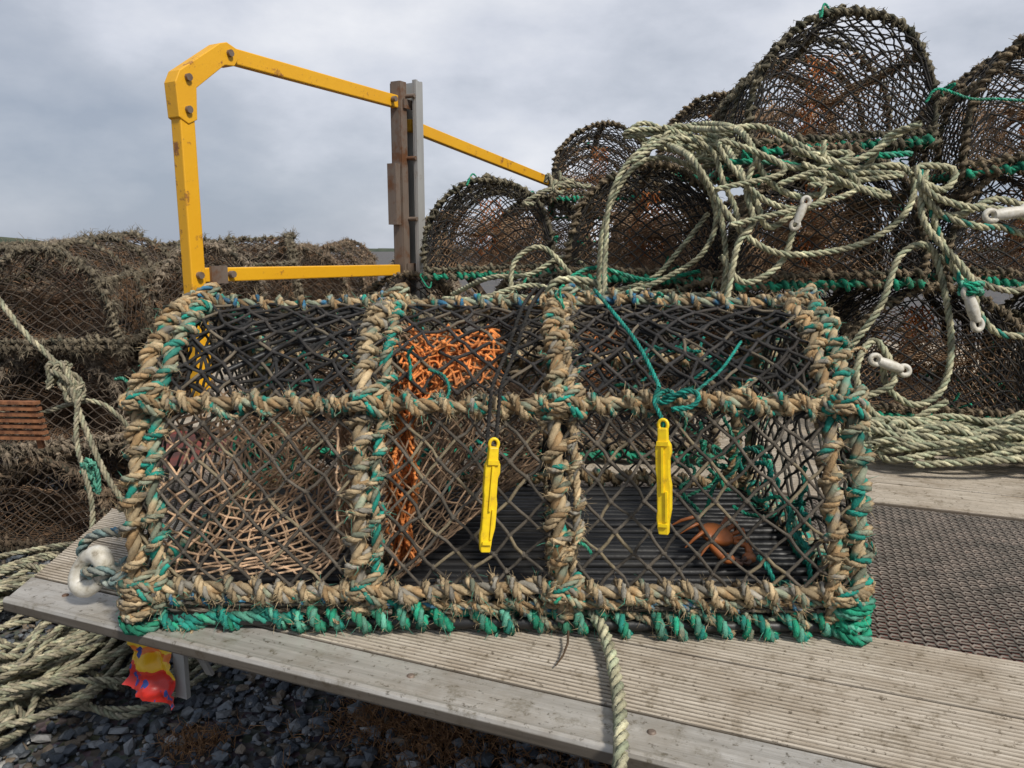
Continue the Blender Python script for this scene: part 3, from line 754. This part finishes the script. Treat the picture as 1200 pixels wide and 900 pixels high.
rope(mb,[(.075,.80,DZ+.03),(.09,.75,DZ+.018),(.096,.70,DZ+.012),(.094,.62,DZ+.012),(.088,.56,DZ+.012),(.084,.535,DZ+.012),(.080,.505,DZ-.002),(.075,.49,DZ-.03),(.07,.485,DZ-.15),(.06,.49,DZ-.35),(.05,.50,GZ+.015),(-.02,.55,GZ+.012),(-.1,.50,GZ+.012)],.0066,PALP,seed=3)
mb.obj("hanging_rope")
mb=MB()
rope(mb,[(-1.30,1.92,-.09),(-1.2,1.88,-.2),(-1.10,1.86,-.30),(-1.04,1.82,-.42),(-.97,1.78,-.55),(-.90,1.8,-.70),(-.88,1.85,-.93)],.008,PALQ)
for h in range(4):
    rope(mb,[(-1.10+rng.uniform(-.04,.04),1.86+rng.uniform(-.03,.03),-.32+rng.uniform(-.05,.05)) for _ in range(6)],.007,PALQ,seed=h)
rope(mb,[(-1.45,1.95,-.36),(-1.25,1.90,-.42),(-1.05,1.90,-.38),(-.95,1.95,-.52)],.007,PALQ)
rope(mb,[(-1.06,1.85,-.34),(-1.05,1.80,-.46),(-1.0,1.75,-.62),(-1.02,1.7,-.80)],.007,PALQ)
for h in range(5):
    rope(mb,[(-1.02+rng.uniform(-.02,.02),1.79+rng.uniform(-.02,.02),-.54+rng.uniform(-.05,.04)) for _ in range(5)],.006,[(MINT,TEAL)]*3,seed=h)
mb.obj("loose_rope")
mb=MB()
for k in range(7): beam(mb,(-1.62,1.93+.004*k,-.385-.016*k),(-1.17,1.86+.004*k,-.385-.016*k+.01),.014,.008)
for x in (-1.55,-1.2): beam(mb,(x,1.925-(x+1.55)*.15,-.375),(x,1.955-(x+1.55)*.15,-.50),.010,.014,up=(1,0,0))
mgr,nt,b=newmat("rust"); co=N(nt,"ShaderNodeTexCoord").outputs["Object"]; nn=noise(nt,co,40,6,.7)
r_=ramp(nt,nn.outputs[0],[(.35,(.12,.045,.02)),(.65,(.38,.16,.07))]); nt.links.new(r_.outputs[0],b.inputs["Base Color"]); b.inputs["Roughness"].default_value=.9
mb.obj("rusty_grating",[mgr])

mwhite,nt,b=newmat("white_plastic"); co=N(nt,"ShaderNodeTexCoord").outputs["Object"]; nn=noise(nt,co,60,6,.7)
r_=ramp(nt,nn.outputs[0],[(.38,(.66,.63,.56)),(.55,(.52,.48,.39)),(.68,(.26,.22,.16))]); nt.links.new(r_.outputs[0],b.inputs["Base Color"]); b.inputs["Roughness"].default_value=.5; bump(nt,b,nn.outputs[0],.3,.001)
def toggle(loc,rot,s=1.0,ring=False):
    mb=MB(); q=np.linspace(0,2*np.pi,32,endpoint=False)
    if ring:
        tubes(mb,np.column_stack([.024*np.cos(q),.015*np.sin(q),0*q])[None],A3(0,0,1),(.0105+.002*np.cos(2*q))[None],12,0,A3(1,1,1),closed=True)
    else:
        for sx in (-1,1):
            tubes(mb,np.column_stack([sx*.034+.0115*np.cos(q),.010*np.sin(q),0*q])[None],A3(0,0,1),.0055,10,0,A3(1,1,1),closed=True)
        x=np.linspace(-.028,.028,12)
        tubes(mb,np.column_stack([x,0*x,0*x])[None],A3(0,0,1),(.0085+.0035*np.cos(x/.03*1.4))[None],12,0,A3(1,1,1),caps=True)
    o=mb.obj("rope_toggle",[mwhite],None,loc,rot); o.scale=(s,s,s); return o
toggle((-.474,.815,DZ+.042),(rad(78),rad(-50),rad(-8)),.95,True)
mb=MB()
PB=[(A3(.25,.36,.34),GRY),(A3(.42,.40,.31),TEAL),(A3(.34,.38,.34),BLU)]
rope(mb,[(-.39,.80,DZ+.06),(-.42,.80,DZ+.05),(-.445,.800,DZ+.050),(-.462,.795,DZ+.050),(-.478,.812,DZ+.043),(-.475,.84,DZ+.035),(-.44,.85,DZ+.035),(-.40,.84,DZ+.05)],.0060,PB,seed=2)
rope(mb,[(-.40,.78,DZ+.03),(-.42,.80,DZ+.026),(-.45,.805,DZ+.032),(-.474,.812,DZ+.040),(-.49,.84,DZ+.03)],.0055,PB,seed=4)
rope(mb,[(-.40,.79,DZ+.075),(-.43,.83,DZ+.08),(-.48,.845,DZ+.075),(-.505,.85,DZ+.05),(-.49,.855,DZ+.02)],.006,PB,seed=7)
t=np.linspace(0,14,34); rope(mb,np.column_stack([-.425+.009*np.cos(t)-.0008*t,.800+.011*np.sin(t),DZ+.048+.011*np.sin(t+1)]),.0055,PB)
mb.obj("toggle_rope")
toggle(W3(1140,362,1.47),(rad(80),rad(68),0),.95)
toggle(W3(1043,428,1.49),(rad(80),rad(20),0),.9)
toggle(W3(1183,250,1.44),(rad(75),rad(-8),0),1.0)
toggle(W3(938,250,1.57),(rad(80),rad(-68),0),.75)
mb=MB()
t=np.linspace(0,18,40); p=np.array(W3(1138,338,1.47)); rope(mb,np.column_stack([p[0]+.018*np.cos(t),p[1]+.018*np.sin(t),p[2]+.010*np.sin(t*.7)]),.006,PALG)
mb.obj("toggle_lashing")

mb=MB(); tubes(mb,np.array([[(.058,.735,DZ+.012),(.056,.715,DZ+.009),(.050,.695,DZ+.007),(.042,.680,DZ+.005)]]),A3(0,0,1),np.array([[.0013,.0013,.0011,.0006]]),5,0,A3(.09,.055,.03)); mb.obj("twig")

mp_,nt,b=newmat("printed_foil"); co=N(nt,"ShaderNodeTexCoord").outputs["Object"]
sx_=N(nt,"ShaderNodeSeparateXYZ"); nt.links.new(co,sx_.inputs[0])
nn=noise(nt,co,28,2); ad=N(nt,"ShaderNodeMath",operation='MULTIPLY_ADD'); nt.links.new(nn.outputs[0],ad.inputs[0]); ad.inputs[1].default_value=.03; nt.links.new(sx_.outputs[2],ad.inputs[2])
mr=N(nt,"ShaderNodeMapRange"); nt.links.new(ad.outputs[0],mr.inputs[0]); mr.inputs[1].default_value=-.01; mr.inputs[2].default_value=.08
r_=ramp(nt,mr.outputs[0],[(0,(.60,.03,.02)),(.36,(.70,.05,.02)),(.40,(.85,.50,.02)),(.62,(.80,.20,.02)),(.70,(.88,.58,.03))]); r_.color_ramp.interpolation='CONSTANT'
mp2=N(nt,"ShaderNodeMapping"); mp2.inputs["Scale"].default_value=(1,1,.6); nt.links.new(co,mp2.inputs[0])
nb_=noise(nt,mp2.outputs[0],70,1); rb=ramp(nt,nb_.outputs[0],[(.60,(0,)),(.61,(1,))]); rb.color_ramp.interpolation='CONSTANT'
c=mixc(nt,rb.outputs[0],r_.outputs[0],(.03,.07,.30))
nt.links.new(c,b.inputs["Base Color"]); b.inputs["Roughness"].default_value=.3
mb=MB(); n=22; U,Vv=np.meshgrid(np.linspace(0,1,n),np.linspace(0,1,n),indexing='ij')
V=np.stack([-.034+.066*U+.006*np.sin(Vv*5),.006*np.sin(U*9+Vv*4)+.003*np.sin(Vv*17-U*6)+.0012*rng.normal(size=U.shape),-.012+.082*Vv-.016*U],-1)
i,j=np.meshgrid(np.arange(n-1),np.arange(n-1),indexing='ij'); F=np.stack([i*n+j,(i+1)*n+j,(i+1)*n+j+1,i*n+j+1],-1).reshape(-1,4)
mb.add(V.reshape(-1,3),F,0,(1,1,1)); mb.obj("crisp_packet",[mp_],None,(-.412,.798,DZ-.082),(rad(-8),rad(5),rad(-15)))

# ------------------------------------------------------------ ground
mg,nt,b=newmat("gravel_ground"); co=N(nt,"ShaderNodeTexCoord").outputs["Object"]
vo=N(nt,"ShaderNodeTexVoronoi"); vo.inputs["Scale"].default_value=55; nt.links.new(co,vo.inputs["Vector"])
nn=noise(nt,co,3,8,.7); r_=ramp(nt,nn.outputs[0],[(.35,(.08,.08,.082)),(.55,(.13,.12,.115)),(.7,(.17,.13,.09))])
c=mixc(nt,.35,r_.outputs[0],vo.outputs["Color"],'MULTIPLY'); nt.links.new(c,b.inputs["Base Color"]); b.inputs["Roughness"].default_value=.8
bump(nt,b,vo.outputs["Distance"],.8,.01)
mb=MB()
gx=np.concatenate([[-3000,-400,-60,-12],np.linspace(-5,5,40),[12,60,400,3000]]); gy=np.concatenate([[-500,-50,-8],np.linspace(-2,9,45),[15,60,400,4000]])
U,Vv=np.meshgrid(gx,gy,indexing='ij'); near=(np.abs(U)<5)&(Vv<9)&(Vv>-2)
Z=GZ-.012+near*.008*np.sin(U*4+Vv*3)*np.sin(Vv*5-U)
V=np.stack([U,Vv,Z],-1); nb=len(gy); i,j=np.meshgrid(np.arange(len(gx)-1),np.arange(nb-1),indexing='ij')
F=np.stack([i*nb+j,(i+1)*nb+j,(i+1)*nb+j+1,i*nb+j+1],-1).reshape(-1,4); mb.add(V.reshape(-1,3),F,0,(1,1,1)); mb.obj("ground",[mg])
ph=(1+5**.5)/2
IV=nrm(np.array([(-1,ph,0),(1,ph,0),(-1,-ph,0),(1,-ph,0),(0,-1,ph),(0,1,ph),(0,-1,-ph),(0,1,-ph),(ph,0,-1),(ph,0,1),(-ph,0,-1),(-ph,0,1)],float))
IF=np.array([(0,11,5),(0,5,1),(0,1,7),(0,7,10),(0,10,11),(1,5,9),(5,11,4),(11,10,2),(10,7,6),(7,1,8),(3,9,4),(3,4,2),(3,2,6),(3,6,8),(3,8,9),(4,9,5),(2,4,11),(6,2,10),(8,6,7),(9,8,1)])
n=26000; mb=MB()
sz=rng.gamma(3,.0028,n).clip(.004,.019)
V=IV[None]*rng.uniform(.6,1.25,(n,12,1))*sz[:,None,None]*rng.uniform(.6,1.3,(n,1,3))*A3(1,1,.7)
P=np.column_stack([rng.uniform(-1.9,1.0,n),rng.uniform(.2,2.4,n),GZ-.006+rng.uniform(0,.012,n)])
V=V+P[:,None]
cs=rng.choice(6,n,p=[.25,.25,.22,.14,.11,.03]); pal=np.array([(.08,.095,.115),(.13,.15,.175),(.19,.21,.23),(.22,.175,.13),(.30,.31,.32),(.46,.45,.43)])
C=pal[cs]*rng.uniform(.7,1.2,(n,1))
mstone=colmat("stone",.5,0,(.11,.09,.07),.7,1.2,60,300,.6,.002)
mb.add(V.reshape(-1,3),(np.arange(n)[:,None,None]*12+IF[None]).reshape(-1,3),0,np.repeat(C,12,0),False); mb.obj("gravel",[mstone])
mb=MB()
for cx,cy,k,w in ((-.26,1.42,700,.07),(-.12,1.36,1000,.08),(-.50,1.66,350,.05),(-.05,1.55,500,.12),(-.62,1.35,300,.04),(.2,1.3,600,.12),(-.4,1.2,250,.05)):
    a_=np.column_stack([rng.normal(cx,w,k),rng.normal(cy,w*.6,k),np.full(k,GZ+.0)])
    hairs(mb,a_,np.tile(A3(0,0,1),(k,1)),k,.02,.05,A3(.38,.20,.09),r=.0009,droop=.9,spread=.9)
mb.obj("dead_grass")
mh,nt,b=newmat("hill"); co=N(nt,"ShaderNodeTexCoord").outputs["Object"]; nn=noise(nt,co,.06,8,.7)
r_=ramp(nt,nn.outputs[0],[(.4,(.035,.05,.03)),(.6,(.07,.08,.045))]); nt.links.new(r_.outputs[0],b.inputs["Base Color"]); b.inputs["Roughness"].default_value=1
mb=MB(); xs=np.linspace(-320,200,500); ht=-.5+6.8*np.exp(-((xs+185)/15)**2)+.4*wob(xs,3,.08)+.35*wob(xs,5,.9)+.5*rng.random(500)
V=np.concatenate([np.column_stack([xs,np.full(500,240.),np.full(500,-2.)]),np.column_stack([xs,np.full(500,250.),ht*.8]),np.column_stack([xs,np.full(500,300.),ht*.5])])
F=[]
for i in range(499):
    F+= [[i,i+1,500+i+1,500+i],[500+i,501+i,1001+i,1000+i]]
mb.add(V,F,0,(1,1,1)); mb.obj("hill",[mh])

# ------------------------------------------------------------ world, sun, camera
w=bpy.data.worlds.new("World"); scene.world=w; w.use_nodes=True; nt=w.node_tree
for n_ in list(nt.nodes): nt.nodes.remove(n_)
out=N(nt,"ShaderNodeOutputWorld"); sky=N(nt,"ShaderNodeTexSky",sky_type='NISHITA'); sky.sun_disc=False
SE,SA=48,140
sky.sun_elevation=rad(SE); sky.sun_rotation=rad(SA)
bg1=N(nt,"ShaderNodeBackground"); bg1.inputs[1].default_value=.10; nt.links.new(sky.outputs[0],bg1.inputs[0])
tc=N(nt,"ShaderNodeTexCoord"); mp=N(nt,"ShaderNodeMapping"); mp.inputs["Scale"].default_value=(1,1,2.0); mp.inputs["Location"].default_value=(.35,.1,.2); nt.links.new(tc.outputs["Generated"],mp.inputs[0])
n1=noise(nt,mp.outputs[0],2.4,8,.55)
dp=N(nt,"ShaderNodeVectorMath",operation='DOT_PRODUCT'); nt.links.new(tc.outputs["Generated"],dp.inputs[0]); dp.inputs[1].default_value=(.04,.93,.36)
mr=N(nt,"ShaderNodeMapRange"); nt.links.new(dp.outputs["Value"],mr.inputs[0]); mr.inputs[1].default_value=.84; mr.inputs[2].default_value=1.0
ad=N(nt,"ShaderNodeMath",operation='MULTIPLY_ADD'); nt.links.new(mr.outputs[0],ad.inputs[0]); ad.inputs[1].default_value=.30; nt.links.new(n1.outputs[0],ad.inputs[2])
r_=ramp(nt,ad.outputs[0],[(.46,(.37,.42,.51)),(.60,(.50,.54,.62)),(.72,(.68,.71,.79)),(.88,(.90,.91,.95))])
bg2=N(nt,"ShaderNodeBackground"); nt.links.new(r_.outputs[0],bg2.inputs[0]); bg2.inputs[1].default_value=1.0
mx=N(nt,"ShaderNodeMixShader"); mx.inputs[0].default_value=.92; nt.links.new(bg1.outputs[0],mx.inputs[1]); nt.links.new(bg2.outputs[0],mx.inputs[2]); nt.links.new(mx.outputs[0],out.inputs[0])
sl=bpy.data.lights.new("sun","SUN"); sl.energy=3.7; sl.angle=rad(9); sl.color=(1,.95,.87)
so=bpy.data.objects.new("sun",sl); scene.collection.objects.link(so)
import mathutils
d=mathutils.Vector((math.sin(rad(SA))*math.cos(rad(SE)),math.cos(rad(SA))*math.cos(rad(SE)),math.sin(rad(SE))))
so.rotation_euler=d.to_track_quat('Z','Y').to_euler()
cam=bpy.data.cameras.new("camera"); cam.lens=27; cam.sensor_width=36; cam.clip_start=.02; cam.clip_end=8000
co_=bpy.data.objects.new("camera",cam); scene.collection.objects.link(co_); co_.rotation_euler=(rad(80),0,0); scene.camera=co_
scene.view_settings.view_transform='Standard'; scene.view_settings.look='None'; scene.view_settings.exposure=0
